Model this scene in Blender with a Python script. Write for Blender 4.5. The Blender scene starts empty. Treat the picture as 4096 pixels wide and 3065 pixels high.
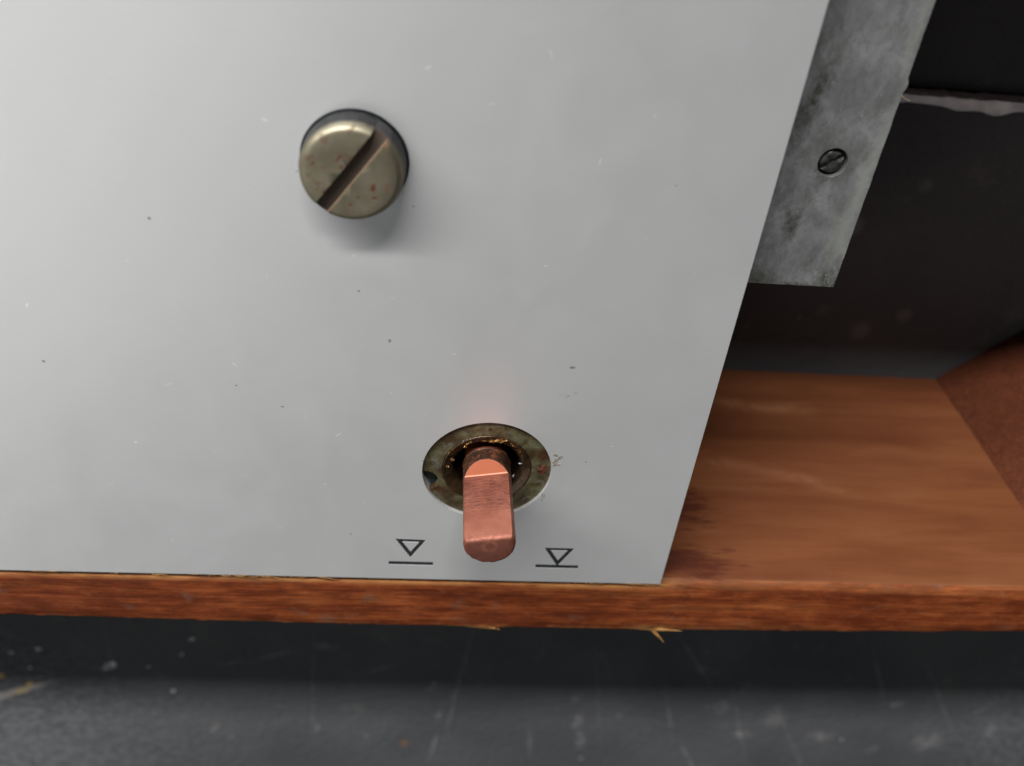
import bpy, bmesh, math, random
from mathutils import Matrix, Vector, noise
R = random.Random(7)
C = bpy.context.scene.collection
MM = 0.001

# ------------------------------------------------------------------ camera
cd = bpy.data.cameras.new('camera')
cam = bpy.data.objects.new('camera', cd); C.objects.link(cam)
r = Vector((0.995, 0.09, 0.048)); w = Vector((0.093, -0.611, -0.786)).normalized()
r = (r - w*r.dot(w)).normalized(); u = r.cross(w)
M = Matrix((r, u, -w)).transposed().to_4x4()
M.translation = Vector((-7.993, 78.957, 83.290))*MM
cam.matrix_world = M
cd.sensor_width = 36; cd.lens = 32.235
cd.clip_start = 0.005; cd.clip_end = 20
cd.dof.use_dof = True; cd.dof.focus_distance = 0.108; cd.dof.aperture_fstop = 23
bpy.context.scene.camera = cam

# ------------------------------------------------------------------ world and lamps
wd = bpy.data.worlds.new('World'); bpy.context.scene.world = wd; wd.use_nodes = True
bg = wd.node_tree.nodes['Background']
bg.inputs[0].default_value = (0.75, 0.88, 1.0, 1); bg.inputs[1].default_value = 0.020

def area(name, loc, target, sx, sy, power, col, spread=180):
    ld = bpy.data.lights.new(name, 'AREA'); ld.shape = 'RECTANGLE'; ld.size = sx; ld.size_y = sy
    ld.energy = power; ld.color = col; ld.spread = math.radians(spread)
    o = bpy.data.objects.new(name, ld); C.objects.link(o)
    d = Vector(target) - Vector(loc)
    o.rotation_euler = d.to_track_quat('-Z', 'Y').to_euler(); o.location = loc
    return o
def polar(az, el, d):
    az, el = math.radians(az), math.radians(el)
    return (math.sin(az)*math.cos(el)*d, math.cos(az)*math.cos(el)*d, math.sin(el)*d)
# low wide window beyond the upper left of the picture, soft ceiling light overhead to the left
wl = area('window_light', (-1.0, 1.30, 0.688), (0, 0, 0), 2.3, 0.11, 71, (1.0, 0.995, 0.985))
wl.rotation_euler = (math.radians(-62.1), 0, 0)
area('ceiling_light', (-0.75, -0.35, 1.15), (0, 0, 0), 1.0, 1.3, 3.9, (0.99, 1.0, 0.99))

vs = bpy.context.scene.view_settings
vs.view_transform = 'Standard'; vs.look = 'None'; vs.exposure = 0; vs.gamma = 1; vs.use_curve_mapping = False

# ------------------------------------------------------------------ node helpers
class NT:
    def __init__(s, name):
        s.m = bpy.data.materials.new(name); s.m.use_nodes = True
        s.t = s.m.node_tree; s.b = s.t.nodes['Principled BSDF']
        tc = s.t.nodes.new('ShaderNodeTexCoord')
        mp = s.t.nodes.new('ShaderNodeVectorMath'); mp.operation = 'SCALE'; mp.inputs['Scale'].default_value = 1000
        s.t.links.new(tc.outputs['Object'], mp.inputs[0]); s.P = mp.outputs[0]
    def lk(s, v, inp):
        if isinstance(v, (int, float)): inp.default_value = v
        elif isinstance(v, tuple): inp.default_value = v if len(v) == len(inp.default_value) else (*v, 1)
        else: s.t.links.new(v, inp)
    def map(s, sc=(1,1,1), rot=(0,0,0), loc=(0,0,0), typ='POINT', P=None):
        n = s.t.nodes.new('ShaderNodeMapping'); n.vector_type = typ
        n.inputs['Scale'].default_value = sc; n.inputs['Rotation'].default_value = rot; n.inputs['Location'].default_value = loc
        s.lk(P or s.P, n.inputs['Vector']); return n.outputs[0]
    def noise(s, scale, detail=4, rough=.55, P=None, dist=0, dim='3D'):
        n = s.t.nodes.new('ShaderNodeTexNoise'); n.inputs['Scale'].default_value = scale
        n.inputs['Detail'].default_value = detail; n.inputs['Roughness'].default_value = rough
        n.inputs['Distortion'].default_value = dist
        s.lk(P or s.P, n.inputs['Vector']); return n.outputs['Fac']
    def voro(s, scale, P=None, out='Distance', rnd=1):
        n = s.t.nodes.new('ShaderNodeTexVoronoi'); n.inputs['Scale'].default_value = scale; n.inputs['Randomness'].default_value = rnd
        s.lk(P or s.P, n.inputs['Vector']); return n.outputs[out]
    def ramp(s, f, *st):
        n = s.t.nodes.new('ShaderNodeValToRGB'); e = n.color_ramp.elements
        while len(e) < len(st): e.new(0.5)
        for k, (p, c) in enumerate(st):
            e[k].position = p; e[k].color = (c, c, c, 1) if isinstance(c, (int, float)) else (*c, 1)
        s.lk(f, n.inputs[0]); return n.outputs[0]
    def mix(s, f, a, b, mode='MIX'):
        n = s.t.nodes.new('ShaderNodeMix'); n.data_type = 'RGBA'; n.blend_type = mode
        s.lk(f, n.inputs[0]); s.lk(a, n.inputs[6]); s.lk(b, n.inputs[7]); return n.outputs[2]
    def math(s, op, a, b=0., clamp=False):
        n = s.t.nodes.new('ShaderNodeMath'); n.operation = op; n.use_clamp = clamp
        s.lk(a, n.inputs[0]); s.lk(b, n.inputs[1]); return n.outputs[0]
    def xyz(s, P=None):
        n = s.t.nodes.new('ShaderNodeSeparateXYZ'); s.lk(P or s.P, n.inputs[0]); return n.outputs
    def bump(s, h, dist, strength=1.0, prev=None):
        n = s.t.nodes.new('ShaderNodeBump'); n.inputs['Distance'].default_value = dist*MM; n.inputs['Strength'].default_value = strength
        s.lk(h, n.inputs['Height'])
        if prev: s.t.links.new(prev, n.inputs['Normal'])
        s.t.links.new(n.outputs[0], s.b.inputs['Normal']); return n.outputs[0]
    def set(s, **k):
        for a, v in k.items(): s.lk(v, s.b.inputs[a.replace('_', ' ')])
    def marks(s, L, soft=.35, wob=0, wsc=1.0, z=0):
        """mask that is 1 inside each listed ellipse (x, y, half length, half width, angle in degrees)"""
        P = s.P
        if wob:
            nz = s.t.nodes.new('ShaderNodeTexNoise'); nz.inputs['Scale'].default_value = wsc; nz.inputs['Detail'].default_value = 3
            s.lk(P, nz.inputs['Vector'])
            a = s.t.nodes.new('ShaderNodeVectorMath'); a.operation = 'SUBTRACT'; s.lk(nz.outputs['Color'], a.inputs[0]); a.inputs[1].default_value = (.5, .5, .5)
            b = s.t.nodes.new('ShaderNodeVectorMath'); b.operation = 'SCALE'; s.lk(a.outputs[0], b.inputs[0]); b.inputs['Scale'].default_value = wob
            c = s.t.nodes.new('ShaderNodeVectorMath'); c.operation = 'ADD'; s.lk(P, c.inputs[0]); s.lk(b.outputs[0], c.inputs[1]); P = c.outputs[0]
        acc = None
        for (x, y, l, wd_, an) in L:
            v = s.map((l, wd_, 1000.), (0, 0, math.radians(an)), (x, y, z), 'TEXTURE', P)
            n = s.t.nodes.new('ShaderNodeVectorMath'); n.operation = 'LENGTH'; s.lk(v, n.inputs[0])
            acc = n.outputs['Value'] if acc is None else s.math('MINIMUM', acc, n.outputs['Value'])
        return s.ramp(acc, (max(0, 1-soft), 1.0), (1.0, 0.0))

# ------------------------------------------------------------------ mesh helpers
def link(name, me, mat, parent=None):
    o = bpy.data.objects.new(name, me); C.objects.link(o)
    if mat: me.materials.clear(); me.materials.append(mat)
    if parent: o.parent = parent
    return o
def tomesh(name, bm, smooth=30, recalc=True):
    if recalc: bmesh.ops.recalc_face_normals(bm, faces=bm.faces[:])
    bmesh.ops.scale(bm, vec=(MM, MM, MM), verts=bm.verts[:])
    me = bpy.data.meshes.new(name); bm.to_mesh(me); bm.free()
    if smooth:
        me.polygons.foreach_set('use_smooth', [True]*len(me.polygons))
        me.set_sharp_from_angle(angle=math.radians(smooth))
    return me
def empty(name, loc, label, cat, group=None):
    o = bpy.data.objects.new(name, None); C.objects.link(o); o.location = Vector(loc)*MM; o.empty_display_size = .01
    o['label'] = label; o['category'] = cat
    if group: o['group'] = group
    return o
def lathe(prof, n=160, cap0=True, cap1=True):
    bm = bmesh.new(); rows = []
    for (rr, z) in prof:
        rows.append([bm.verts.new((rr*math.cos(2*math.pi*k/n), rr*math.sin(2*math.pi*k/n), z)) for k in range(n)])
    for a, b in zip(rows, rows[1:]):
        for k in range(n): bm.faces.new((a[k], a[(k+1) % n], b[(k+1) % n], b[k]))
    if cap0: bm.faces.new(rows[0][::-1])
    if cap1: bm.faces.new(rows[-1])
    return bm
def flat_shape(name, loops, z0, z1, bev=0.03, smooth=30, mat=None, parent=None, loc=(0, 0, 0)):
    """filled 2D outline with holes, from z0 up to z1 (mm)"""
    cu = bpy.data.curves.new(name, 'CURVE'); cu.dimensions = '2D'; cu.fill_mode = 'BOTH'
    half = (z1-z0)/2; cu.extrude = half-bev; cu.bevel_depth = bev; cu.bevel_resolution = 2; cu.offset = -bev
    for L in loops:
        sp = cu.splines.new('POLY'); sp.points.add(len(L)-1); sp.use_cyclic_u = True
        for p, q in zip(sp.points, L): p.co = (q[0], q[1], 0, 1)
    o = bpy.data.objects.new(name, cu); C.objects.link(o)
    me = bpy.data.meshes.new_from_object(o)
    bpy.data.objects.remove(o)
    me.transform(Matrix.Translation((0, 0, (z0+z1)/2))); me.transform(Matrix.Scale(MM, 4))
    me.polygons.foreach_set('use_smooth', [True]*len(me.polygons)); me.set_sharp_from_angle(angle=math.radians(smooth))
    ob = link(name, me, mat, parent); ob.location = Vector(loc)*MM
    return ob
def circle(cx, cy, rr, n=160): return [(cx+rr*math.cos(2*math.pi*k/n), cy+rr*math.sin(2*math.pi*k/n)) for k in range(n)]

# ------------------------------------------------------------------ materials
# anodised aluminium
m = NT('anodised_aluminium'); M_AL = m.m
br = m.noise(1.0, 3, .6, m.map((.25, 9, 1)))
cl = m.noise(.035, 3, .5)
base = m.mix(m.ramp(cl, (.35, 0.), (.65, 1.)), (.742, .745, .738), (.775, .777, .768))
base = m.mix(m.math('MULTIPLY', br, .10), base, (.45, .45, .45))
sp = m.math('LESS_THAN', m.voro(.33, m.map((1, 1, 0))), .035)
br_marks = [(x_, y_, l_*.9, w_*.9, a_) for (x_, y_, l_, w_, a_) in [(-50.1,21.9,.45,.18,70),(-18.2,5.3,.75,.14,42),(-29.4,15.2,.6,.16,-52),(-12,12,.3,.12,0),(-22,8,.4,.08,20),(-37,12,.9,.07,18),(-33,2,.7,.06,30),(-5,18,.25,.15,0),(-16,30,.2,.12,40),
            (4,30,.35,.1,10),(8,42,.7,.08,80),(2,52,.8,.1,-70),(14,34,.5,.06,75),(-3,47,.6,.08,15),(-42,3,.35,.2,30),(-30,-2,.9,.05,20),(-26,-11,.6,.07,-30),(-40,-14,.5,.1,60),(-46,-4,.5,.06,12),(15,5,.2,.14,0),
            (9,1.8,.18,.12,0),(17,22,.12,.1,0),(-52,33,.3,.14,0),(-25,27,.3,.07,80),(-15.3,-6,.25,.15,0),(3,11,.15,.12,0),(-12,25,.4,.07,15),(-8,9,.35,.06,5),(12.5,47,.4,.1,60),(-20,-3,.3,.12,10),(-1.5,-13,.3,.1,50),
            (-24,44,.5,.16,-20),(-9,50,.45,.1,25),(-39,28,.25,.1,65),(-33,20,.2,.07,75),(20,30,.3,.06,80)]]
dk_marks = [(-12.2,19.4,.22,.3,0),(-24.5,9.3,.28,.13,10),(8.6,16.8,.45,.2,5),(-15.5,25.7,.16,.24,-20),(-50,14.5,.22,.22,0),(-29.5,12.2,.2,.12,0),(-8,1.5,.14,.14,0),(12.2,2.2,.12,.12,0),(-10,36,.2,.12,30),(-36,33,.2,.2,0),(-17,-12,.18,.12,0),(16,40,.12,.1,0),(-21.3,39,.1,.1,0)]
bm_ = m.marks(br_marks, .55, .25, 2.5)
dm_ = m.marks(dk_marks, .5, .25, 3)
smg = m.math('MULTIPLY', m.marks([(8.3,12.6,.8,.3,0),(9.5,13.1,.4,.3,0)], .6, .9, 2.2), m.ramp(m.noise(4, 3), (.45, 0.), (.6, 1.)))
rub = m.noise(.11, 5, .62, m.map((1, .8, 1), (0, 0, .5)), .8)
base = m.mix(m.ramp(rub, (.50, 0.), (.72, .08)), base, (.84, .85, .86))
base = m.mix(m.ramp(rub, (.28, .06), (.46, 0.)), base, (.58, .58, .57))
base = m.mix(m.math('MULTIPLY', bm_, .7), base, (1., 1., 1.))
base = m.mix(m.math('MULTIPLY', sp, .35), base, (.9, .9, .9))
base = m.mix(m.math('MULTIPLY', dm_, .62), base, (.10, .10, .08))
base = m.mix(m.math('MULTIPLY', smg, .55), base, (.32, .28, .20))
m.set(Base_Color=base, Metallic=.57, Roughness=m.math('ADD', m.ramp(br, (.2, .37), (.8, .45)), m.ramp(rub, (.35, 0.), (.65, .05))), Anisotropic=.3)
m.bump(br, .004, .5)

# galvanised strip
m = NT('galvanised_steel'); M_GALV = m.m
a = m.noise(.35, 6, .65, m.map((1, .6, 1)), .6); b = m.noise(2.1, 5, .62, m.map((1, .7, 1))); c = m.noise(.10, 2, .5)
col = m.ramp(a, (.3, (.185, .19, .188)), (.5, (.27, .275, .272)), (.7, (.38, .39, .385)))
col = m.mix(m.ramp(b, (.46, 0.), (.70, .55)), col, (.13, .13, .12))
b3 = m.noise(.45, 5, .7, m.map((1, .6, 1), loc=(7, 7, 0)))
col = m.mix(m.ramp(b3, (.50, 0.), (.66, .55)), col, (.12, .12, .105))
ed = m.math('ADD', m.xyz()[0], m.math('MULTIPLY', b, 1.6))
xs = m.xyz()
# grime at the cut end and hole; plate shade painted along the hidden edge
grime_shade = m.marks([(29.5, 26.5, 2.6, 2.0, 0), (38.2, 26.6, 2.0, 1.8, 30), (31, 34, 1.1, 2.6, -10), (34.5, 26.0, 7, .8, 0), (37.0, 27.5, 1.5, 2.6, -20), (33.4, 40.9, 2.5, 2.6, 0), (29.5, 48, 1.4, 6, -8)], .9, 2.2, .9, -5)
col = m.mix(m.math('MULTIPLY', grime_shade, m.ramp(b, (.35, .35), (.6, .95))), col, (.050, .047, .030))
cr = m.ramp(m.voro(1.1, m.map((1, .7, 1), (0, 0, .6))), (.05, 1.), (.13, 0.))
col = m.mix(m.math('MULTIPLY', cr, m.ramp(c, (.5, 0.), (.62, .5))), col, (.55, .57, .57))
pale = m.marks([(37.6, 40, .9, 14, -3), (37.0, 33, 1.5, 6, 0), (37.6, 55, .8, 6, 0)], .95, 2.0, .6, -5)
col = m.mix(m.math('MULTIPLY', pale, .6), col, (.36, .37, .33))  # light painted on the outer edge, clear of the plate's shadow
m.set(Base_Color=col, Metallic=.45, Roughness=m.ramp(b, (.3, .42), (.7, .6)))
m.bump(m.noise(1.6, 5, .65), .03, .5)

m = NT('dark_rivet_metal'); M_RIV = m.m
m.set(Base_Color=m.ramp(m.noise(2, 4), (.35, (.03, .03, .03)), (.7, (.085, .085, .083))), Metallic=.5, Roughness=.45)
m.bump(m.noise(3, 3), .05, .6)

# stained wood
def wood(name, dark, mid, light, seed, patch_fn=None, worn=None):
    m = NT(name)
    P1 = m.map((.035, .55, .42), loc=(seed, seed*2, 0)); P2 = m.map((.16, 3.6, 3.0), loc=(seed, 0, seed))
    g = m.noise(1.0, 5, .6, P1, .7); f = m.noise(1.0, 4, .65, P2, .3); bl = m.noise(.055, 3, .5)
    col = m.ramp(m.math('ADD', m.math('MULTIPLY', g, .62), m.math('MULTIPLY', bl, .38)), (.36, dark), (.52, mid), (.66, light))
    col = m.mix(m.ramp(f, (.42, .55), (.60, 0.)), col, tuple(v*.45 for v in dark))
    col = m.mix(m.ramp(f, (.58, 0.), (.72, .35)), col, tuple(min(1, v*1.5) for v in light))
    mo = m.noise(.55, 5, .7, m.map((.45, 1, 1)))
    if worn:
        col = m.mix(m.ramp(mo, (.38, .5), (.52, 0.)), col, tuple(v*.5 for v in dark))
        col = m.mix(m.ramp(mo, (.54, 0.), (.70, .45)), col, light)   # the inner face is coloured a smoother, duller brown than the planed top edge
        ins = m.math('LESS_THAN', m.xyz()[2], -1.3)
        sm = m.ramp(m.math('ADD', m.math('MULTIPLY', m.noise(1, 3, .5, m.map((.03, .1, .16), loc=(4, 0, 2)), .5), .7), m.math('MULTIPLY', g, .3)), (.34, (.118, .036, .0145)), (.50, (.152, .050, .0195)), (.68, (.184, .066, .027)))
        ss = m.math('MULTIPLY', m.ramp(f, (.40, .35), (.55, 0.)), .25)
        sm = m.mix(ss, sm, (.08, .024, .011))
        # soft pale scuffs: long shallow arcs at two depths, a short tan rub between them
        xx, yy, zz = m.xyz()
        def arc_(x0, z0, k, wd_, xa, xb):
            dx = m.math('SUBTRACT', xx, x0); zc = m.math('MULTIPLY', m.math('MULTIPLY', dx, dx), k)
            d = m.math('ABSOLUTE', m.math('ADD', m.math('SUBTRACT', zz, z0), zc))
            a1 = m.ramp(m.math('DIVIDE', d, wd_*2.), (.0, 1.), (1., 0.))
            lim = m.ramp(m.math('DIVIDE', m.math('ABSOLUTE', m.math('SUBTRACT', xx, (xa+xb)/2)), (xb-xa)), (.3, 1.), (.55, 0.))
            return m.math('MULTIPLY', a1, lim)
        sc1 = m.math('MAXIMUM', m.math('MULTIPLY', arc_(38, -26, -.012, 1.0, 34, 62), .6), arc_(56, -41, .010, 1.2, 42, 62))
        sc1 = m.math('MULTIPLY', sc1, m.ramp(m.noise(.3, 4, .6), (.35, .3), (.6, 1.)))
        sm = m.mix(m.math('MULTIPLY', sc1, .5), sm, (.36, .16, .08))
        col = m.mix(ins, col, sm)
    if patch_fn: col = patch_fn(m, col)
    if worn: col = worn(m, col)
    m.set(Base_Color=col, Roughness=m.ramp(f, (.3, .45), (.7, .6)), Specular_IOR_Level=.2)
    m.bump(f, .06, .5)
    return m.m
def inner_patches(m, col):
    k = m.marks([(33, -21.6, 6, 9, 0)], .8, 7, .25)
    x, y, z = m.xyz()
    band = m.ramp(m.math('ABSOLUTE', m.math('ADD', z, 9)), (.0, 1.), (1., 1.))
    # dark red patches on the inner face near the plate, on the side towards its corner
    pz = m.map((9, 1000, 3.6), (0, 0, 0), (31, 0, -4.5), 'TEXTURE')
    n = m.t.nodes.new('ShaderNodeVectorMath'); n.operation = 'LENGTH'; m.lk(pz, n.inputs[0])
    pz2 = m.map((8, 1000, 6.0), (0, 0, 0), (30, 0, -16), 'TEXTURE')
    n2 = m.t.nodes.new('ShaderNodeVectorMath'); n2.operation = 'LENGTH'; m.lk(pz2, n2.inputs[0])
    dd = m.math('MINIMUM', n.outputs['Value'], n2.outputs['Value'])
    nz = m.noise(1, 6, .7, m.map((.22, .2, 1.3)))
    mk = m.ramp(m.math('ADD', dd, m.math('MULTIPLY', m.math('SUBTRACT', nz, .5), 3.0)), (.35, 1.), (1.1, 0.))
    return m.mix(m.math('MULTIPLY', mk, .8), col, (.055, .012, .007))
def worn_edges(m, col):
    x, y, z = m.xyz()
    nz = m.noise(1, 4, .7, m.map((.07, .5, .5))); n2 = m.noise(.5, 3)
    top = m.math('GREATER_THAN', z, -1.5)
    # paler strip where the stain is rubbed off along the inner edge, and a thin one along the outer edge
    inn = m.math('SUBTRACT', 1., m.math('MULTIPLY', m.math('ABSOLUTE', m.math('ADD', y, 21.6)), .85), True)
    inn = m.math('MULTIPLY', m.math('MULTIPLY', inn, 1.6, True), m.math('MULTIPLY', m.ramp(nz, (.40, .15), (.56, 1.)), m.ramp(m.math('MULTIPLY', x, .01), (.24, 1.), (.32, .22))))
    low = m.math('LESS_THAN', y, -30.2)
    low = m.math('MULTIPLY', low, m.math('MULTIPLY', m.ramp(m.math('MULTIPLY', y, -1./40), (.768, 0.), (.79, 1.)), m.ramp(n2, (.45, 0.), (.62, 1.))))
    k = m.math('MULTIPLY', m.math('MAXIMUM', inn, m.math('MULTIPLY', low, .6)), top)
    torn = m.marks([(26.5, -31.2, 5.5, .9, 2), (0, -31.6, 5.5, .6, 0), (-60, -31, 6, .35, 0), (52, -31.4, 8, .35, 0)], .8, 1.2, .6, -.6)
    k = m.math('MAXIMUM', k, m.math('MULTIPLY', torn, m.math('MULTIPLY', top, .8)))
    col = m.mix(m.math('MULTIPLY', k, .72), col, (.42, .19, .065))
    gr = m.math('MULTIPLY', m.ramp(m.noise(.22, 4, .6), (.60, 0.), (.72, .4)), top)
    return m.mix(gr, col, (.13, .085, .06))
M_WF = wood('stained_wood_front', (.12, .024, .008), (.215, .047, .0125), (.30, .088, .026), 3, inner_patches, worn_edges)
M_WB = wood('stained_wood_block', (.085, .024, .011), (.10, .029, .013), (.125, .036, .016), 11)
M_WS = wood('stained_wood_side', (.09, .024, .009), (.16, .046, .015), (.23, .08, .026), 21)
m = NT('raw_wood_splinter'); M_SPL = m.m
m.set(Base_Color=m.ramp(m.noise(1.4, 3, .5, m.map((.5, 3, 3))), (.35, (.22, .085, .022)), (.6, (.42, .22, .065))), Roughness=.6)

# black table tops
def table_mat(name, k, full=True):
    m = NT(name)
    a = m.noise(.03, 4, .5); b = m.noise(.60, 5, .6, m.map((.75, 1.2, 1))); c = m.noise(.11, 5, .65)
    col = m.ramp(a, (.35, (.070*k, .072*k, .077*k)), (.65, (.096*k, .097*k, .100*k)))
    # dusty mottling in patches
    patch = m.marks([(-115, -150, 62, 60, 0), (175, -140, 52, 40, 0)], .9, 30, .03, -52)
    mott = m.ramp(b, (.42, 0.), (.62, 1.))
    col = m.mix(m.math('MULTIPLY', m.math('MULTIPLY', patch, mott), .75), col, (.19*k, .195*k, .20*k))
    col = m.mix(m.ramp(c, (.60, 0.), (.75, .35)), col, (.17*k, .165*k, .16*k))
    if full:
        dots = m.ramp(m.voro(.11, m.map((1, .8, 0))), (.035, 1.), (.07, 0.))
        dots = m.math('MULTIPLY', dots, m.ramp(m.noise(.05, 2), (.48, 0.), (.58, .75)))
        col = m.mix(dots, col, (.34, .34, .34))
        fine = [(-33,-125,30,.28,87,.0),(3,-125,44,.30,84,.0),(-2,-152,8,.8,84,.0),(-32.6,-143,3.2,.8,86,.0),(62,-112,17,.5,-58,.0),(80,-140,24,.35,-70,.0),(98,-150,30,.3,-62,.0),(132,-127,26,.35,-58,.0),(60,-136,18,.4,-75,.0),(112,-118,18,.4,-64,.0),
                (40,-130,30,.22,-80,.0),(70,-158,14,.6,-66,.0),(-80,-118,26,.18,88,.0),(24,-150,9,.8,-84,.0),(150,-128,8,.5,20,.0),(-17,-117,6,.7,28,.0),(-42,-112,9,.6,24,.0),(-52,-115,5,.5,22,.0)]
        s1 = m.marks([t[:5] for t in fine], .7, 1.6, .12, -52)
        brk = m.noise(.35, 5, .7)
        col = m.mix(m.math('MULTIPLY', m.math('MULTIPLY', s1, m.ramp(brk, (.40, .15), (.60, 1.))), .40), col, (.30, .30, .30))
        blot = [(-3,-124,3,2,70),(38,-148,1.8,5,10),(36,-138,1.5,4,5),(34,-128,1.0,2.5,0),(-58,-143,2.2,1.0,70),(47,-137,.8,2.6,0),(66,-116,3.2,1.6,-20),(73,-132,4.2,3,-30),(89,-137,4,6,20),(105,-146,5,3.5,10),(83,-145,3,1.8,0),
                (122,-130,3,2.2,20),(137,-148,5.5,6,20),(146,-132,2.8,2.2,0),(153,-143,3,4,10),(122,-152,2.5,2,0),(-29,-108,3.5,1.8,0),(-1,-137,1.5,2.2,0)]
        s2 = m.marks(blot, .95, 7, .35, -52)
        col = m.mix(m.math('MULTIPLY', m.math('MULTIPLY', s2, m.ramp(brk, (.38, .1), (.62, 1.))), .5), col, (.33, .32, .32))
        wht = m.marks([(-80.2,-116.2,1.9,1.1,30),(-81.5,-117.5,1.6,.5,40),(-67,-127,.8,.5,50),(-71.5,-117.2,.5,.35,0),(-106,-108.5,.9,.7,0),(-102,-112,.8,.6,0),(-95.5,-110.5,1,.7,0),(-99,-118,.6,.6,0),(-108,-117,1.4,1.0,0),(-60,-106,1,.5,40),(-63,-112,.8,.4,30)], .5, 1.4, .8, -52)
        col = m.mix(m.math('MULTIPLY', wht, .8), col, (.62, .64, .66))
        strk = m.marks([(-109, -130, 16, 1.4, 24.6)], .25, 2.0, .35, -52)
        col = m.mix(m.math('MULTIPLY', strk, .85), col, (.30, .275, .255))
        yel = m.marks([(-103,-127.4,2.6,.7,24),(-100.6,-124.9,1.1,.8,40),(-107,-121,1.8,1.0,-25)], .3, 1.8, .5, -52)
        col = m.mix(m.math('MULTIPLY', yel, .8), col, (.50, .36, .10))
        rus = m.marks([(-10.0,-150,1.4,2.2,0)], .8, 1.8, .5, -52)
        col = m.mix(m.math('MULTIPLY', rus, .6), col, (.22, .10, .03))
        bok = m.ramp(m.voro(.085, m.map((1, 1, 0), loc=(5, 2, 0))), (.10, 1.), (.20, 0.))
        bok = m.math('MULTIPLY', bok, m.marks([(78, 8, 30, 30, 0)], .5, 0, 1, -52))
        col = m.mix(m.math('MULTIPLY', bok, .22), col, (.4, .4, .4))  # soft out-of-focus light spots painted into the colour
    m.set(Base_Color=col, Roughness=m.ramp(b, (.3, .6), (.7, .72)), Specular_IOR_Level=.06)
    bp = m.bump(m.noise(.42, 5, .6), 1.3, m.math('ADD', .12, m.math('MULTIPLY', patch, .5)) if False else .35)
    m.bump(m.noise(3.5, 3, .6), .05, .4, bp)
    return m.m
M_TAB = table_mat('black_worktop', 1.0)
M_LOW = table_mat('black_lower_board', .8, False)
m = NT('chipped_edge'); M_CHIP = m.m
m.set(Base_Color=m.ramp(m.noise(.35, 5, .65), (.35, (.62, .59, .58)), (.55, (.85, .81, .81)), (.7, (.93, .91, .91))), Roughness=.8)

# screw, bush and shaft metals
m = NT('nickel_screw_rusty'); M_SCR = m.m
P = m.map(); n1 = m.noise(.75, 3, .5, m.map(loc=(1.3, 4, 0))); n2 = m.noise(.35, 3, .5); n3 = m.noise(3.5, 4, .6)
col = m.ramp(n2, (.35, (.24, .21, .145)), (.7, (.34, .305, .22)))
rust = m.ramp(n1, (.585, 0.), (.645, 1.))
spots = m.marks([(1.9,-1.2,.6,.85,-30),(.55,-2.3,.3,.3,0),(2.1,-2.2,.65,.25,10),(-.2,-3.1,.35,.3,0),(-1.2,1.6,.35,.9,-35),(-3.6,.9,.5,.3,50),(-1.0,.7,.3,.6,-30),(-2.6,-1.9,.5,.5,0)], .8, .6, 1.5, 3.2)
rust = m.math('MAXIMUM', m.math('MULTIPLY', rust, .6), spots)
# grime down in the slot
z = m.xyz()[2]
inslot = m.math('MULTIPLY', m.math('LESS_THAN', z, 3.12), m.math('SUBTRACT', 1., m.math('MULTIPLY', m.math('ABSOLUTE', m.xyz(m.map(rot=(0, 0, -.94)))[1]), 1.12), True))
ins = m.math('MULTIPLY', m.ramp(inslot, (.0, 0.), (.06, 1.)), m.math('GREATER_THAN', z, .5))
col = m.mix(m.math('MULTIPLY', rust, .95), col, (.075, .022, .010))
col = m.mix(m.math('MULTIPLY', ins, m.ramp(n3, (.35, 1.), (.65, .75))), col, (.17, .095, .048))
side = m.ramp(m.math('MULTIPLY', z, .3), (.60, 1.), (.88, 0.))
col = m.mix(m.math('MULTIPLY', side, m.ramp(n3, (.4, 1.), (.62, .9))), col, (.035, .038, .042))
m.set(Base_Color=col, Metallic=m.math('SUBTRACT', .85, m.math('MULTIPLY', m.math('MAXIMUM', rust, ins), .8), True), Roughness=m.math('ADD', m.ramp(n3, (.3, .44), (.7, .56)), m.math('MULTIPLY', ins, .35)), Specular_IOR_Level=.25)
m.bump(m.noise(1.2, 4, .6), .02, .5)
m = NT('blackened_washer'); M_WASH = m.m
m.set(Base_Color=m.ramp(m.noise(2, 4), (.4, (.015, .017, .02)), (.7, (.05, .055, .06))), Metallic=.4, Roughness=.45)

m = NT('patinated_ring'); M_RING = m.m
n1 = m.noise(.55, 6, .7, None, .6); n2 = m.noise(2.4, 5, .72); n3 = m.noise(.3, 3, .5, m.map(loc=(9, 3, 0)))
col = m.ramp(n1, (.34, (.050, .036, .014)), (.48, (.105, .088, .042)), (.60, (.15, .14, .08)), (.72, (.19, .21, .17)))
col = m.mix(m.ramp(n3, (.46, 0.), (.62, .85)), col, (.050, .024, .012))
col = m.mix(m.ramp(n2, (.60, 0.), (.68, .8)), col, (.025, .015, .008))
rs = m.marks([(7.0,.5,1.1,1.1,0),(6.9,2.8,1.3,1.6,20),(-5.9,-3.6,1.6,.6,-10),(-.1,6.6,.4,.45,0)], .6, 1.2, .9, -.6)
col = m.mix(m.math('MULTIPLY', rs, .85), col, (.065, .022, .010))
wt = m.marks([(.6,7.35,1.3,.4,-6),(6.8,-1.8,.7,.45,0),(-6.4,1.0,.5,1.6,10),(-4.9,3.9,.9,.35,35),(5.4,-4.8,1.6,.22,38)], .8, 1.0, 1.2, -.6)
col = m.mix(m.math('MULTIPLY', wt, m.ramp(n2, (.4, .05), (.6, .45))), col, (.28, .30, .30))
m.set(Base_Color=col, Metallic=.35, Roughness=m.ramp(n2, (.3, .33), (.7, .5)), Specular_IOR_Level=.5)
m.bump(n1, .12, .6, None)

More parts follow.
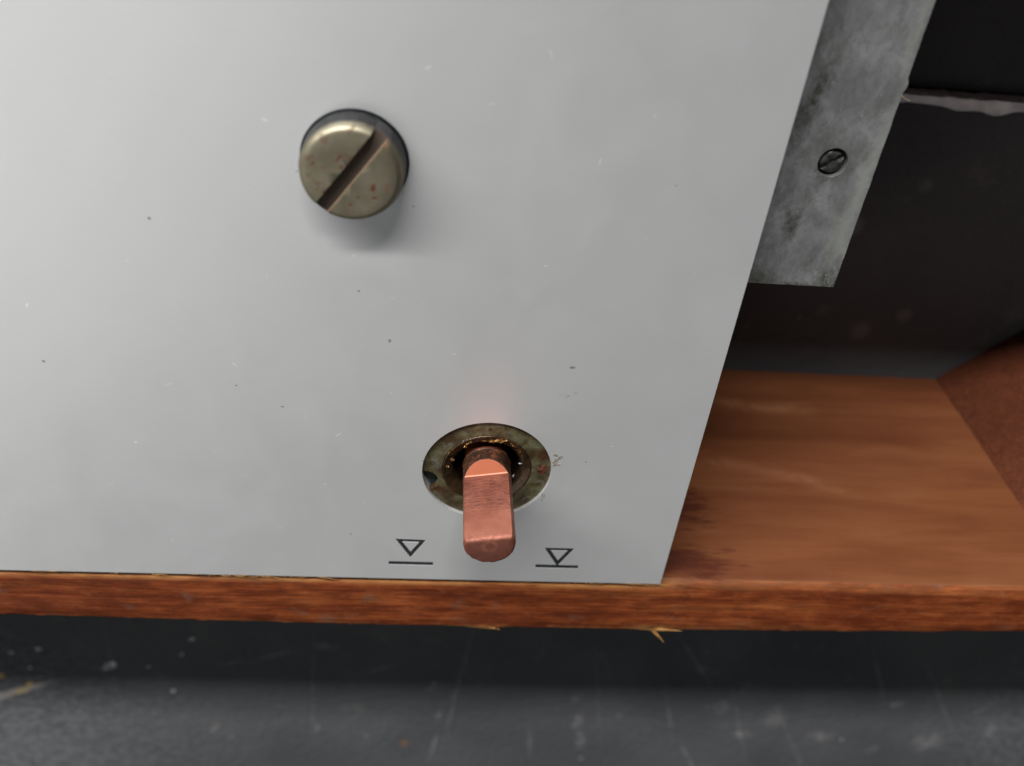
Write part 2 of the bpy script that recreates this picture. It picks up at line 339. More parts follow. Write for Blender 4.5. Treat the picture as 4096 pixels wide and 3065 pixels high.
m = NT('lacquered_sleeve'); M_SLV = m.m
n1 = m.noise(.6, 5, .6, None, .5); n2 = m.noise(1.9, 4, .65)
x, y, z = m.xyz()
col = m.ramp(n1, (.35, (.022, .014, .008)), (.6, (.06, .032, .014)), (.75, (.12, .058, .022)))
og = m.math('MULTIPLY', m.ramp(n2, (.56, 0.), (.68, .8)), m.ramp(m.math('MULTIPLY', y, .2), (.3, 0.), (.95, .8)))
col = m.mix(og, col, (.50, .20, .05))
bore_shade = m.ramp(m.math('MULTIPLY', z, -1/8.), (.13, 0.), (.2, 1.))
col = m.mix(bore_shade, col, (.012, .008, .006))  # shade in the bore painted as near black with depth
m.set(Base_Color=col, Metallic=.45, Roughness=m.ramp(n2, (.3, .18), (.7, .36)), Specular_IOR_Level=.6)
m.bump(n1, .16, .8)

m = NT('milled_copper'); M_COP = m.m
x, y, z = m.xyz()
br = m.noise(1.0, 3, .65, m.map((.55, .3, 13)), .1); b2 = m.noise(1.0, 3, .6, m.map((1.6, 1., 5.))); bl = m.noise(.30, 3, .5); fn = m.noise(3.5, 4, .65)
col = m.ramp(bl, (.35, (.23, .070, .040)), (.65, (.33, .118, .075)))
# tarnished band of milling marks on the upper half of the flat
band = m.ramp(m.math('ABSOLUTE', m.math('MULTIPLY', m.math('SUBTRACT', z, 4.9), .25)), (.5, 1.), (1., .15))
sc = m.ramp(m.math('ADD', m.math('MULTIPLY', br, .6), m.math('MULTIPLY', b2, .4)), (.42, 1.), (.56, 0.))
col = m.mix(m.math('MULTIPLY', m.math('MULTIPLY', band, sc), .9), col, (.10, .030, .022))
shoulder_lit = m.math('LESS_THAN', z, 1.80)
col = m.mix(shoulder_lit, col, (.46, .135, .065))  # brighter light on the sloping shoulder painted into its colour
edge_glint = m.math('LESS_THAN', m.math('ABSOLUTE', m.math('SUBTRACT', z, 1.85)), .085)
col = m.mix(edge_glint, col, (.75, .38, .26))  # thin highlight painted where the flat begins
tarn = m.ramp(m.noise(.55, 4, .6, m.map((1, 1, .5), loc=(2, 0, 4))), (.55, 0.), (.72, .5))
col = m.mix(m.math('MULTIPLY', tarn, .8), col, (.26, .09, .06))
# the round face and the end grain keep their old skin
rad = m.t.nodes.new('ShaderNodeVectorMath'); rad.operation = 'LENGTH'; m.lk(m.map((1, 1, 0)), rad.inputs[0])
onr = m.math('MULTIPLY', m.math('GREATER_THAN', rad.outputs['Value'], 2.93), m.math('LESS_THAN', z, 1.9))
old = m.ramp(m.noise(1.1, 5, .65, None, .6), (.40, (.020, .010, .007)), (.54, (.055, .024, .012)), (.70, (.26, .085, .035)))
col = m.mix(m.math('MULTIPLY', onr, .97), col, old)
endf = m.math('GREATER_THAN', z, 12.24)
ringp = m.ramp(m.math('ABSOLUTE', m.math('SUBTRACT', rad.outputs['Value'], .75)), (.10, .0), (.35, 1.))
col = m.mix(m.math('MULTIPLY', endf, m.math('MULTIPLY', m.math('MULTIPLY', ringp, .9), m.ramp(m.noise(1.1, 4, .65), (.3, .5), (.6, 1.)))), col, (.16, .055, .038))
wrn = m.math('MULTIPLY', m.math('GREATER_THAN', z, 11.6), m.ramp(m.noise(1.5, 4, .6), (.45, 0.), (.6, .7)))
col = m.mix(wrn, col, (.20, .07, .045))
m.set(Base_Color=col, Metallic=m.math('SUBTRACT', .48, m.math('MULTIPLY', onr, .1)), Roughness=m.ramp(fn, (.3, .48), (.7, .62)))
bp = m.bump(br, .004, .5)
m.bump(fn, .01, .3, bp)

m = NT('symbol_black_paint'); M_INK = m.m
m.set(Base_Color=m.ramp(m.noise(6, 3), (.4, (.018, .019, .020)), (.7, (.035, .036, .038))), Roughness=.6, Specular_IOR_Level=.12)
m = NT('brass_shaving'); M_SHV = m.m
m.set(Base_Color=m.ramp(m.noise(3, 3), (.4, (.28, .11, .03)), (.65, (.60, .38, .12))), Metallic=.5, Roughness=.4)
m = NT('lint_dust'); M_LINT = m.m
m.set(Base_Color=(.22, .17, .11), Roughness=.9)
m = NT('pale_flake'); M_FLK = m.m
m.set(Base_Color=m.ramp(m.noise(1.2, 4), (.4, (.7, .72, .75)), (.65, (.95, .97, 1.))), Roughness=.35, Metallic=.2)

# ------------------------------------------------------------------ setting: worktop and lower board
ZT = -52.0
def edge_y(x):   # chipped far edge of the worktop
    base = 31.75
    n = noise.noise(Vector((x*.06, 3.1, 0)))*.9 + noise.noise(Vector((x*.25, 7.7, 0)))*.6
    bite = 0
    for (cx, wd_, dp) in ((73.5, 3.2, 1.6), (79.5, 2.6, 2.6), (90, 4, 2.4), (40, 5, 1.8), (15, 6, 1.2), (-40, 9, 2)):
        bite += .35*dp*math.exp(-((x-cx)/wd_)**2)
    return base - max(0, n)*.5 - bite
bm = bmesh.new(); n = 1200; x0, x1 = -900., 900.
A, B, Cc, D = [], [], [], []
for k in range(n+1):
    # finer steps near the visible stretch
    t = k/n*2-1; x = 75 + (abs(t)**2.2)*math.copysign(1, t)*830
    A.append(bm.verts.new((x, -900, ZT))); B.append(bm.verts.new((x, edge_y(x), ZT)))
    D.append(bm.verts.new((x, edge_y(x), ZT-30))); Cc.append(bm.verts.new((x, -900, ZT-30)))
for k in range(n):
    bm.faces.new((A[k], A[k+1], B[k+1], B[k])); bm.faces.new((B[k], B[k+1], D[k+1], D[k]))
    bm.faces.new((D[k], D[k+1], Cc[k+1], Cc[k])); bm.faces.new((Cc[k], Cc[k+1], A[k+1], A[k]))
bm.faces.new([A[0], B[0], D[0], Cc[0]]); bm.faces.new([A[-1], Cc[-1], D[-1], B[-1]])
o = link('worktop', tomesh('worktop', bm), M_TAB); o['kind'] = 'structure'; top = o
# pale core that shows where the black skin is chipped away, a part of the worktop edge
bm = bmesh.new(); T0, T1, T2, T3 = [], [], [], []
for k in range(n+1):
    t = k/n*2-1; x = 75 + (abs(t)**2.2)*math.copysign(1, t)*820
    yo = 32.9 + .25*noise.noise(Vector((x*.4, 0, 5)))
    z = ZT-.35+.2*noise.noise(Vector((x*.5, 9, 5)))
    T0.append(bm.verts.new((x, edge_y(x)+.01, z))); T1.append(bm.verts.new((x, yo, z-.3)))
    T2.append(bm.verts.new((x, yo, ZT-4))); T3.append(bm.verts.new((x, edge_y(x)+.01, ZT-4)))
for k in range(n):
    bm.faces.new((T0[k], T0[k+1], T1[k+1], T1[k])); bm.faces.new((T1[k], T1[k+1], T2[k+1], T2[k])); bm.faces.new((T2[k], T2[k+1], T3[k+1], T3[k]))
o = link('worn_edge', tomesh('worn_edge', bm), M_CHIP, top)
bm = bmesh.new()
bmesh.ops.create_cube(bm, size=1, matrix=Matrix.Translation((0, 33.2+450, ZT-17)) @ Matrix.Diagonal((1800, 900, 26, 1)))
o = link('lower_board', tomesh('lower_board', bm, 0), M_LOW); o['kind'] = 'structure'

# ------------------------------------------------------------------ wooden plinth
pl = empty('wooden_plinth', (-50, 26, ZT), 'reddish brown stained wooden box frame around the grey metal plate, open inside', 'wooden plinth')
def out_y(x):
    return -31.95 + (x-10)**2*(1.15/76**2)*(1 if -80 < x < 90 else 0) + (1.15*(80+10)**2/76**2 if x <= -80 else 0) + (1.15*80**2/76**2 if x >= 90 else 0)
def in_y(x):
    return -20.95 + .12*noise.noise(Vector((x*.03, 4, 4)))
def wall_bm(x0, x1, fo, fi, z0, z1, nseg, bev=.55, rough=.14, seed=0):
    """board running along X with softened, slightly dented edges"""
    bm = bmesh.new(); rows = []
    for k in range(nseg+1):
        x = x0+(x1-x0)*k/nseg; yo, yi = fo(x), fi(x)
        def J(i, s=1.): return rough*s*noise.noise(Vector((x*.22, i*3.7+seed, 1))) + rough*.5*s*noise.noise(Vector((x*.9, i*5.1+seed, 2)))
        q = [(yo+J(0, .6), z0), (yo+J(1, .5), (z0+z1)/2), (yo+J(1, .6), z1-bev*1.0+J(2)), (yo+bev*.3+J(3), z1-bev*.3+J(4, .8)), (yo+bev+J(5), z1+J(6, .35))]
        for s in (.25, .5, .75): q.append((yo+(yi-yo)*s, z1+J(7+s*8, .45)))
        q += [(yi-1.35+J(14, 1.6), z1+J(15, .3)), (yi-.75+J(16), z1-.22+J(17, .5)), (yi-.2+J(16), z1-.62+J(17, .5)), (yi+J(18, .3), z1-1.25+J(19))]
        for s in (.25, .5, .75): q.append((yi+J(20+s*8, .5), z1+(z0-z1)*s))
        q.append((yi, z0))
        rows.append([bm.verts.new((x, a, b)) for a, b in q])
    m_ = len(rows[0])
    for a, b in zip(rows, rows[1:]):
        for j in range(m_): bm.faces.new((a[j], b[j], b[(j+1) % m_], a[(j+1) % m_]))
    bm.faces.new(rows[0]); bm.faces.new(rows[-1][::-1])
    return bm
XL, XR, YB = -232., 150., 70.  # right end and back set, out of view, to shade the worktop
def part(name, bm, mat, smooth=40, label=None):
    bmesh.ops.translate(bm, vec=(50, -26, -ZT), verts=bm.verts[:])
    # keep the texture space of the whole plinth: mesh is in plinth space, mapped back by offset
    o = link(name, tomesh(name, bm, smooth), mat, pl)
    if label: o['label'] = label
    return o
# the front wall keeps world-aligned coordinates so that its wear sits where the photo shows it
o = link('front_wall', tomesh('front_wall', wall_bm(XL, XR, out_y, in_y, ZT, -.5, 520), 50), M_WF, pl)
o.matrix_parent_inverse = Matrix.Translation(Vector((50, -26, -ZT))*MM); o['label'] = 'orange brown front board with worn pale edges'
part('shading_back_wall', wall_bm(XL, XR, lambda x: YB, lambda x: YB+10, ZT, -.5, 60), M_WS)  # unseen board, brought close in to shade the worktop inside the frame
for (xa, xb) in ((XL, XL+10), (XR, XR+10)):
    bm = wall_bm(-31.3 if xa > 0 else -20.8, YB+10 if xa > 0 else YB-.05, lambda x: 0, lambda x: 10, ZT, -.5, 80, seed=9)
    for v in bm.verts: v.co = Vector((xa+10-v.co.y if True else 0, v.co.x, v.co.z))
    part('side_wall', bm, M_WS)
# right hand side board butts against the end of the front board: pull it clear by a hair
# triangular corner block, standing upright in the front right corner
bm = bmesh.new(); xa, ya = 89.6, -20.8; Lg = 60.2; NZ = 60; rows = []
for k in range(NZ+1):
    z = ZT+.02+(-2.5-(ZT+.02))*k/NZ; row = []
    for t in range(25):
        s = t/24; x = xa+Lg*s; y = ya+Lg*s
        d = .25*noise.noise(Vector((x*.2, z*.15, 3)))+.12*noise.noise(Vector((x*.8, z*.7, 5)))
        if k == 0: z_ = z
        row.append(bm.verts.new((x-.7*d, y+.7*d, z + (1.6*max(0, 1-abs(s-.22)/.05) if k == 0 else 0))))
    row.append(bm.verts.new((xa+Lg, ya, z))); rows.append(row)
m_ = len(rows[0])
for a, b in zip(rows, rows[1:]):
    for j in range(m_): bm.faces.new((a[j], a[(j+1) % m_], b[(j+1) % m_], b[j]))
bm.faces.new(rows[0]); bm.faces.new(rows[-1])
part('corner_block', bm, M_WB, 50, 'darker triangular glue block in the inner corner')
# ledge battens under the plate (the plate lies on them)
bm = bmesh.new(); bmesh.ops.create_cube(bm, size=1, matrix=Matrix.Translation((-115, -15.6, -9.1)) @ Matrix.Diagonal((220, 10.2, 14, 1)))
part('ledge', bm, M_WS, 0)
bm = bmesh.new(); bmesh.ops.create_cube(bm, size=1, matrix=Matrix.Translation((-115, YB-5.2, -9.1)) @ Matrix.Diagonal((220, 10.2, 14, 1)))
part('ledge', bm, M_WS, 0)
# splinters torn out of the outer edge
def spike(bm, p, q, w0, th=.25, bend=(0, 0, 0), n=8):
    w0 *= .72; th *= .8
    p, q = Vector(p), Vector(q); d = (q-p).normalized(); s = d.cross(Vector((0, 0, 1)))
    if s.length < .1: s = Vector((1, 0, 0))
    s.normalize(); up = s.cross(d); rows = []
    for k in range(n+1):
        t = k/n; c = p.lerp(q, t)+Vector(bend)*math.sin(math.pi*t*.5)**2
        ww = w0*(1-t)**.8+.015; hh = th*(1-t)**.8+.012
        rows.append([bm.verts.new(c+s*ww*math.cos(a)+up*hh*math.sin(a)) for a in (i*math.pi/3 for i in range(6))])
    for a, b in zip(rows, rows[1:]):
        for j in range(6): bm.faces.new((a[j], a[(j+1) % 6], b[(j+1) % 6], b[j]))
    bm.faces.new(rows[0]); bm.faces.new(rows[-1][::-1])
bm = bmesh.new()
spike(bm, (26.9, -31.3, -.8), (25.6, -28.6, .9), .45, .18, (0, 0, .3))
spike(bm, (26.9, -31.6, -.8), (28.9, -34.6, -.6), .45, .2, (.5, 0, .2))
spike(bm, (27.0, -31.7, -.7), (31.4, -31.0, .1), .6, .2)
spike(bm, (27.2, -31.6, -.7), (20.0, -31.7, -1.0), .55, .3)
part('splinter', bm, M_SPL, 60, 'yellow forked wood splinter on the outer edge')
bm = bmesh.new()
spike(bm, (3.6, -32.2, -.9), (-5.5, -31.6, -1.0), .55, .3)
spike(bm, (3.4, -32.2, -.9), (4.4, -32.9, -1.0), .45, .25)
part('splinter', bm, M_SPL, 60, 'long flat yellow splinter left of the forked one')
bm = bmesh.new()
spike(bm, (44, -31.6, -1.1), (39, -31.3, -1.0), .35, .2); 
part('splinter', bm, M_SPL, 60)
bm = bmesh.new()
spike(bm, (57, -31.5, -1.1), (51, -31.2, -.9), .35, .2)
part('splinter', bm, M_SPL, 60)

bm = bmesh.new(); rg = random.Random(12)
for k in range(46):
    x = rg.choice([rg.uniform(-66, -18), rg.uniform(-36, -18), rg.uniform(14, 26)]); y = -21.0+rg.uniform(-.2, .1)
    spike(bm, (x, y, -.25), (x+rg.uniform(-1.4, 1.8), y+rg.uniform(.25, .62), rg.uniform(.06, .2)), rg.uniform(.05, .13), .05, (0, 0, .1), 4)
part('torn_fibres', bm, M_SPL, 60, 'short tan wood fibres lapping over the plate edge')['kind'] = 'stuff'
# ------------------------------------------------------------------ metal plate
plate = empty('metal_plate', (0, 0, -2), 'large satin grey aluminium plate with engraved symbols, lying inside the wooden frame', 'metal plate')
def rect(x0, y0, x1, y1): return [(x0, y0), (x1, y0), (x1, y1), (x0, y1)]
def tri(p, q, r_): return [p, q, r_]
HW = .31
# symbols: raised arm (triangle above the line) and lowered arm (triangle touching the line)
t1o = [(-11.11, -12.70), (-7.22, -12.80), (-9.13, -16.16)]; t1i = [(-10.40, -13.11), (-7.93, -13.15), (-9.14, -15.26)]
l1 = [(-12.04, -17.10), (-12.04, -17.77), (-6.04, -17.79), (-6.04, -17.11)]
def grow(L, k):
    cx_ = sum(p[0] for p in L)/3; cy_ = sum(p[1] for p in L)/3
    return [(cx_+(p[0]-cx_)*k, cy_+(p[1]-cy_)*k) for p in L]
t1o = grow(t1o, 1.045); t1i = grow(t1i, .90)
ly0, ly1 = -17.08, -17.75
a, b, c = (8.80, -13.69), (12.93, -13.68), (10.95, -17.32)
def cut(p, q, y): t = (y-p[1])/(q[1]-p[1]); return (p[0]+(q[0]-p[0])*t, y)
s2 = [(7.94, ly0), (7.94, ly1), (13.89, ly1-.02), (13.89, ly0-.02), cut(b, c, ly0-.01), b, a, cut(a, c, ly0-.01)]
t2i = grow([(9.60, -14.11), (12.10, -14.10), (10.90, -16.32)], .90)
X0, X1, Y0, Y1 = -228., 26.05, -20.63, 68.5
flat_shape('panel', [rect(X0, Y0, X1, Y1), circle(0, 0, 8.05, 200), circle(-15.72, 40.45, 5.22, 160), t1o, t1i, l1, s2, t2i], -2.0, 0.0, .018, 30, M_AL, plate, (0, 0, 2))
def trough(bm, p, q, w_, dep, z=-.035):
    p, q = Vector((*p, 0)), Vector((*q, 0)); d = (q-p).normalized(); s = Vector((-d.y, d.x, 0)); rows = []
    for c_ in (p, q):
        rows.append([bm.verts.new(c_+s*w_*math.cos(a_)+Vector((0, 0, z-dep*math.sin(a_)))) for a_ in (math.pi*i/10 for i in range(11))])
    for j in range(10): bm.faces.new((rows[0][j], rows[0][j+1], rows[1][j+1], rows[1][j]))
    bm.faces.new(rows[0]); bm.faces.new(rows[1][::-1])
def mid(p, q): return ((p[0]+q[0])/2, (p[1]+q[1])/2)
def symbol(name, strokes, label):
    bm = bmesh.new()
    for p, q, w_ in strokes: trough(bm, p, q, w_+.12, .04)
    o = link(name, tomesh(name, bm, 40, False), M_INK, plate); o.location = (0, 0, .002); o['label'] = label
k1 = [mid(*t) for t in zip(t1o, t1i)]; k2 = [mid(*t) for t in zip([a, b, c], t2i)]
symbol('engraved_triangle', [(t1o[0], t1o[1], .0), ] and [((-11.2, -12.92), (-7.1, -12.98), .26), ((-10.9, -12.8), (-9.05, -16.0), .30), ((-7.4, -12.8), (-9.25, -16.0), .30)], 'small black triangle above its line, left of the shaft')
symbol('engraved_line', [((-12.1, -17.44), (-6.0, -17.45), .34)], 'short black line under the left triangle')
symbol('engraved_triangle', [((8.8, -13.92), (12.95, -13.91), .26), ((9.1, -13.8), (10.98, -17.0), .30), ((12.6, -13.8), (10.86, -17.0), .30)], 'small black triangle touching its line, right of the shaft')
symbol('engraved_line', [((7.86, -17.41), (13.97, -17.42), .34)], 'short black line under the right triangle')

# ------------------------------------------------------------------ slotted screw
sc_ = empty('slotted_screw', (-15.70, 40.5, 0), 'round nickel screw head with rust spots and diagonal slot, standing proud of the plate', 'screw')
prof = [(1.9, -14), (1.9, -.3), (4.9, -.3), (5.04, -.15), (4.98, 1.9)]
for k in range(1, 9):
    t = k/8*math.pi/2; prof.append((4.98-.80*(1-math.cos(t)), 1.9+1.25*math.sin(t)))
prof += [(3.4, 3.17), (2.2, 3.18), (1.0, 3.18)]
bm = lathe(prof, 180)
for v in bm.verts:
    if v.co.z > 0: v.co.x -= .05*v.co.z; v.co.y -= .03*v.co.z   # sits slightly askew
head = link('head', tomesh('head', bm, 35), M_SCR, sc_)
bm = bmesh.new()
ang = math.atan2(6.84, 5.02)
bmesh.ops.create_cube(bm, size=1, matrix=Matrix.Rotation(ang, 4, 'Z') @ Matrix.Translation((0, .22, 3.4)) @ Matrix.Diagonal((14, 1.45, 2.3, 1)))
cutter = link('cutter', tomesh('cutter', bm, 0), None); cutter.location = sc_.location
bo = head.modifiers.new('slot', 'BOOLEAN'); bo.operation = 'DIFFERENCE'; bo.object = cutter; bo.solver = 'EXACT'
bv = head.modifiers.new('bev', 'BEVEL'); bv.width = .09*MM; bv.segments = 2; bv.limit_method = 'ANGLE'; bv.angle_limit = math.radians(50)
bpy.context.view_layer.update()
dg = bpy.context.evaluated_depsgraph_get()
me = bpy.data.meshes.new_from_object(head.evaluated_get(dg))
head.modifiers.clear(); head.data = me
me.polygons.foreach_set('use_smooth', [True]*len(me.polygons)); me.set_sharp_from_angle(angle=math.radians(38))
bpy.data.objects.remove(cutter)
bm = lathe([(2.2, -.9), (5.21, -.9), (5.21, .10), (5.18, .14), (5.10, .14), (5.08, -.5), (2.2, -.5)], 160, False, False)
link('washer', tomesh('washer', bm, 35), M_WASH, sc_)

# ------------------------------------------------------------------ bush round the shaft
bu = empty('threaded_bush', (0, 0, -.42), 'round tarnished bush with brown inner sleeve set in the plate near its corner', 'bush')
def ring_outline(bites, r0=8.0, n=360):
    pts = []; 
    for k in range(n):
        th = 2*math.pi*k/n; p = Vector((r0*math.cos(th), r0*math.sin(th)))
        inside = None
        for (bx, by, br_) in bites:
            if (p-Vector((bx, by))).length < br_: inside = (bx, by, br_)
        if not inside: pts.append((p.x, p.y)); continue
        bx, by, br_ = inside
        # walk inwards along the ray until the bite's far side
        d = p.normalized(); c_ = Vector((bx, by)); bq = d.dot(c_); dq = br_*br_-(c_.length_squared-bq*bq)
        if dq > 0: rr = bq-math.sqrt(dq); pts.append((d.x*rr, d.y*rr))
        else: pts.append((p.x, p.y))
    return pts
flat_shape('outer_ring', [ring_outline([(-7.6, -2.2, 1.6)]), circle(0, 0, 5.62, 160)], -.9, 0., .05, 35, M_RING, bu)
bm = lathe([(8.0, -1.5), (8.0, -1.35), (5.7, -1.35), (5.7, -1.5)], 96, False, False)
m = NT('dark_teal_backing'); m.set(Base_Color=(.035, .045, .048), Roughness=.3); M_BACK = m.m
link('backing', tomesh('backing', bm, 30), M_BACK, bu)
bm = lathe([(5.60, -3), (5.60, -.06), (5.52, .06), (5.38, .08), (5.25, -.02), (4.95, -.12), (4.55, -.30), (4.30, -.55), (4.18, -1.0), (4.15, -9), (3.0, -9.2)], 180, False, True)
for v in bm.verts:
    rr = math.hypot(v.co.x, v.co.y)
    if 4.2 < rr < 5.5: v.co.z += .05*noise.noise(Vector((v.co.x*1.2, v.co.y*1.2, 4)))
link('inner_sleeve', tomesh('inner_sleeve', bm, 60), M_SLV, bu)
bm = bmesh.new()
bmesh.ops.create_icosphere(bm, subdivisions=3, radius=1, matrix=Matrix.Translation((6.95, .30, -.05)) @ Matrix.Diagonal((.72, .85, .16, 1)))
for v in bm.verts: v.co += Vector((1, 1, 1))*.12*noise.noise(v.co*2)
m = NT('red_rust'); M_RUST = m.m
m.set(Base_Color=m.ramp(m.noise(1.6, 5), (.35, (.03, .012, .008)), (.6, (.12, .035, .018))), Roughness=.25, Specular_IOR_Level=.7); m.bump(m.noise(2, 4), .15, .7)
link('rust_lump', tomesh('rust_lump', bm, 60), M_RUST, bu)
def chipmesh(n, sx, sy, sz, seed):
    bm = bmesh.new(); rr = random.Random(seed); g = []
    for j in range(n+1):
        g.append([])
        for i in range(4):
            g[-1].append(bm.verts.new(((j/n-.5)*sx+rr.uniform(-.1, .1)*sx/n, (i/3-.5)*sy*(1-.6*abs(j/n-.5)*2)+rr.uniform(-.12, .12)*sy, rr.uniform(0, sz))))
    for j in range(n):
        for i in range(3): bm.faces.new((g[j][i], g[j+1][i], g[j+1][i+1], g[j][i+1]))
    bmesh.ops.solidify(bm, geom=bm.faces[:], thickness=.05)
    return bm
for i, (x, y, z, sx, sy, rot, mat_) in enumerate([(1.25, 5.0, -.02, 1.7, .75, 12, M_SHV), (.35, 4.65, -.15, 1.0, .55, -5, M_SHV), (-.6, 4.75, -.12, .7, .25, 10, M_SHV), (-2.6, 4.4, -.02, .9, .22, 30, M_SHV),
        (-2.9, 3.7, -.15, .5, .35, 60, M_SHV), (2.9, 4.25, -.05, .9, .3, -38, M_SHV), (-4.4, 1.6, -.05, .5, .55, 10, M_SHV), (-4.95, .4, 0, .35, .6, 20, M_SHV), (3.9, 3.1, -.12, .3, .5, 0, M_SHV), (-4.8, 2.9, .02, .3, .5, -20, M_SHV), (3.4, -.9, -.2, .3, .5, 0, M_FLK), (4.1, 1.1, -.25, .4, .1, 0, M_FLK)]):
    bm = chipmesh(5, sx, sy, .22, i)
    bmesh.ops.rotate(bm, verts=bm.verts[:], matrix=Matrix.Rotation(math.radians(rot), 3, 'Z'))
    bmesh.ops.translate(bm, verts=bm.verts[:], vec=(x, y, z))
    link('shaving', tomesh('shaving', bm, 0), mat_, bu)

# ------------------------------------------------------------------ copper shaft
RS = 3.0
sh = bpy.data.objects.new('copper_shaft', None); C.objects.link(sh); sh.location = (0, 0, -9*MM); sh.rotation_euler.z = math.radians(10.5)
sh['label'] = 'upright copper shaft milled flat on one side, sticking out of the tarnished bush'; sh['category'] = 'shaft'
angs = sorted(set([2*math.pi*k/180 for k in range(180)] + [math.asin(1.3/3), math.pi-math.asin(1.3/3)]))
lev = [(-.3, 2.7, 9), (-1.35, 2.7, 9)]
Z = []
Z += [(-9, 2.7, 9), (-1.35, 2.7, 9), (-1.25, 2.98, 9), (-1.12, 3.05, 9), (-1.0, 2.98, 9), (.0, 2.97, 9), (.70, 3.0, 9)]
for k in range(0, 15):
    t = k/14; Z.append((.77+t*1.03, 3.0, 3.0+(1.3-3.0)*t))
Z += [(1.9, 3.0, 1.29), (4, 3.0, 1.30), (8, 3.02, 1.30), (11.5, 3.03, 1.30), (11.75, 3.02, 1.28), (11.95, 2.98, 1.22), (12.10, 2.92, 1.13), (12.22, 2.82, 1.01), (12.29, 2.70, .88), (12.32, 2.56, .74)]
bm = bmesh.new(); rows = []
for (z, rr, d) in Z:
    row = []
    for th in angs:
        x, y = rr*math.cos(th), rr*math.sin(th)
        if y > d: y = d + (.0 if z > 1.8 else 0)
        if z > 11.6: 
            q_ = .09*noise.noise(Vector((x*1.6, y*1.6, 3)))+.05*noise.noise(Vector((x*5, y*5, 8))); x += q_; y += q_*.8
        row.append(bm.verts.new((x, y, z)))
    rows.append(row)
nn = len(angs)
for a_, b_ in zip(rows, rows[1:]):
    for k in range(nn): bm.faces.new((a_[k], a_[(k+1) % nn], b_[(k+1) % nn], b_[k]))
bm.faces.new(rows[0][::-1]); bm.faces.new(rows[-1])
bmesh.ops.remove_doubles(bm, verts=bm.verts[:], dist=1e-5)
so = link('body', tomesh('body', bm, 22), M_COP, sh); so.location.z = 9*MM

# ------------------------------------------------------------------ galvanised strip under the plate
stp = empty('galvanised_strip', (33, 40, -6.3), 'mottled grey galvanised strip under the right edge of the plate', 'metal strip')
xa, xb, ya, yb = 27-12., 38.35, 26.25, 67.
loop = [(xa, ya)]
for k in range(41): loop.append((xa+(xb-xa)*k/40, ya+.06*noise.noise(Vector((k*.7, 0, 0)))))
for k in range(1, 81):
    y = ya+(yb-ya)*k/80; dent = .22 if 49.2 < y < 50.6 else 0
    loop.append((xb-.0+.07*noise.noise(Vector((0, y*.5, 2)))+dent, y))
loop.append((xa, yb)); loop = loop[1:]
rv = (33.5, 41.35)
o = flat_shape('strip', [loop, circle(*rv, 1.58, 60)], -6.5, -5.0, .06, 35, M_GALV, stp)
o.matrix_parent_inverse = Matrix.Translation(Vector((-33, -40, 6.3))*MM)
bm = bmesh.new(); bmesh.ops.create_cube(bm, size=1, matrix=Matrix.Translation((17.4, 47, -4.2)) @ Matrix.Diagonal((4, 36, 4.36-2.84, 1)))
bmesh.ops.translate(bm, verts=bm.verts[:], vec=(0, 0, 0))
for v in bm.verts: v.co.z = -2.05 if v.co.z > -4.2 else -4.98
o = link('flange', tomesh('flange', bm, 0), M_GALV, stp); o.matrix_parent_inverse = Matrix.Translation(Vector((-33, -40, 6.3))*MM)
bm = lathe([(.9, -8.), (1.57, -8.), (1.57, -6.0), (1.30, -6.0), (1.30, -5.45), (1.22, -5.28), (1.0, -5.18), (.6, -5.14), (.2, -5.12)], 72)
for v in bm.verts:
    t_ = abs(v.co.y*math.cos(.6)-v.co.x*math.sin(.6))
    if v.co.z > -5.4 and t_ < .28: v.co.z -= .35
bmesh.ops.scale(bm, vec=(1, .98, 1), verts=bm.verts[:]); bmesh.ops.translate(bm, verts=bm.verts[:], vec=(*rv, 0))
for v in bm.verts:
    if v.co.z > -6: v.co.z += .10*noise.noise(Vector((v.co.x*1.2, v.co.y*1.2, 0)))
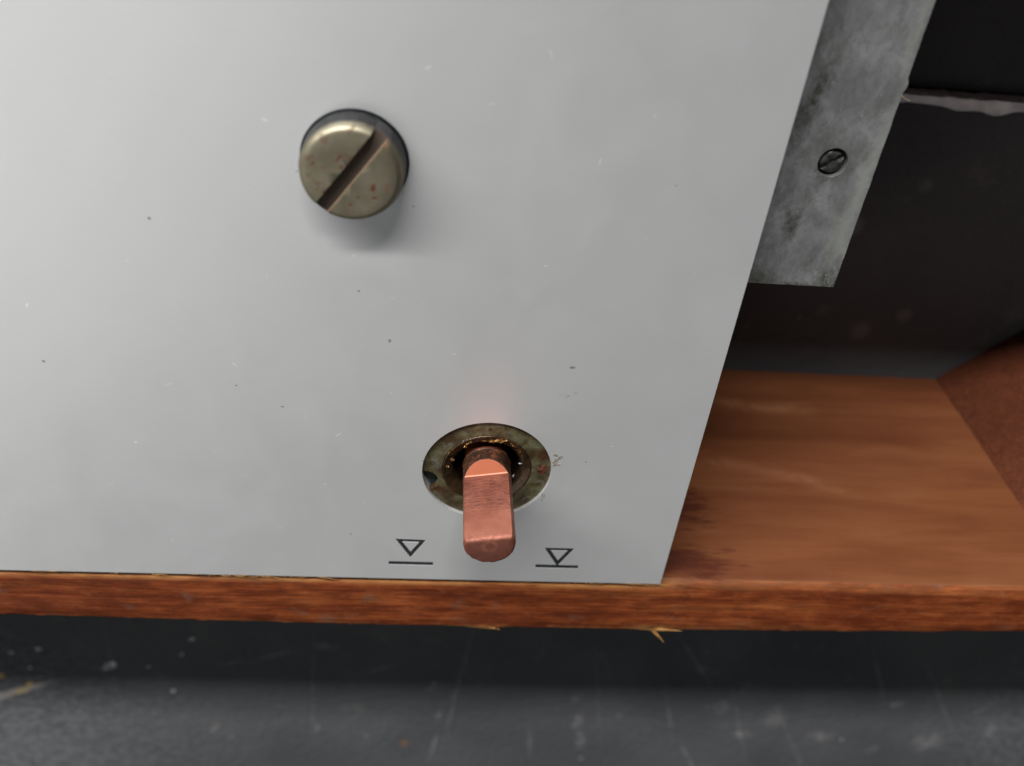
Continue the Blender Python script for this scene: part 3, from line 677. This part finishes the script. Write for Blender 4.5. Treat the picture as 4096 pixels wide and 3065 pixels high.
o = link('rivet', tomesh('rivet', bm, 50), M_RIV, stp); o.matrix_parent_inverse = Matrix.Translation(Vector((-33, -40, 6.3))*MM)
o['label'] = 'small dark sunken fixing in a round hole'
# tiny lint at the strip edge and the bush
def fibre(pts, rad, name, loc, label):
    cu = bpy.data.curves.new(name, 'CURVE'); cu.dimensions = '3D'; cu.bevel_depth = rad; cu.bevel_resolution = 1
    for L in pts:
        sp = cu.splines.new('POLY'); sp.points.add(len(L)-1)
        for p, q in zip(sp.points, L): p.co = (*q, 1)
    o = bpy.data.objects.new(name, cu); C.objects.link(o); me = bpy.data.meshes.new_from_object(o); bpy.data.objects.remove(o)
    me.transform(Matrix.Scale(MM, 4)); ob = link(name, me, M_LINT); ob.location = Vector(loc)*MM
    ob['label'] = label; ob['category'] = 'lint'; return ob
rr = random.Random(4); L = []
for k in range(14):
    p = Vector((rr.uniform(-.25, .25), rr.uniform(-.8, .8), .02)); l = [tuple(p)]
    for j in range(4): p = p+Vector((rr.uniform(-.25, .25), rr.uniform(-.25, .25), rr.uniform(-.02, .06))); p.z = max(.02, p.z); l.append(tuple(p))
    L.append(l)
fibre(L, .022, 'lint', (8.45, 2.4, 0), 'tiny brown lint tuft on the plate at the right rim of the bush')
L = [[(0, 0, 0), (-.15, .25, .05), (-.2, .6, .03)], [(.1, 0, 0), (.1, .4, .05)], [(0, -.1, 0), (-.2, -.5, .03), (-.1, -.8, .02)]]
fibre(L, .03, 'lint', (7.55, -4.0, .03), 'pale hair of lint at the lower right rim of the bush')
L = [[(0, 0, 0), (.5, -.3, .1), (1.0, -.4, .1)]]
fibre(L, .04, 'lint', (38.3, 48.9, -5), 'single pale hair on the outer edge of the galvanised strip')

# pale flake lying on the worktop
bm = chipmesh(6, 3.4, 2.6, .5, 33)
bmesh.ops.rotate(bm, verts=bm.verts[:], matrix=Matrix.Rotation(math.radians(35), 3, 'Z'))
o = link('flake', tomesh('flake', bm, 0), M_FLK); o.location = Vector((-80, -116.2, ZT+.08))*MM
o['label'] = 'small crumpled silvery flake lying on the black worktop, bottom left'; o['category'] = 'flake'
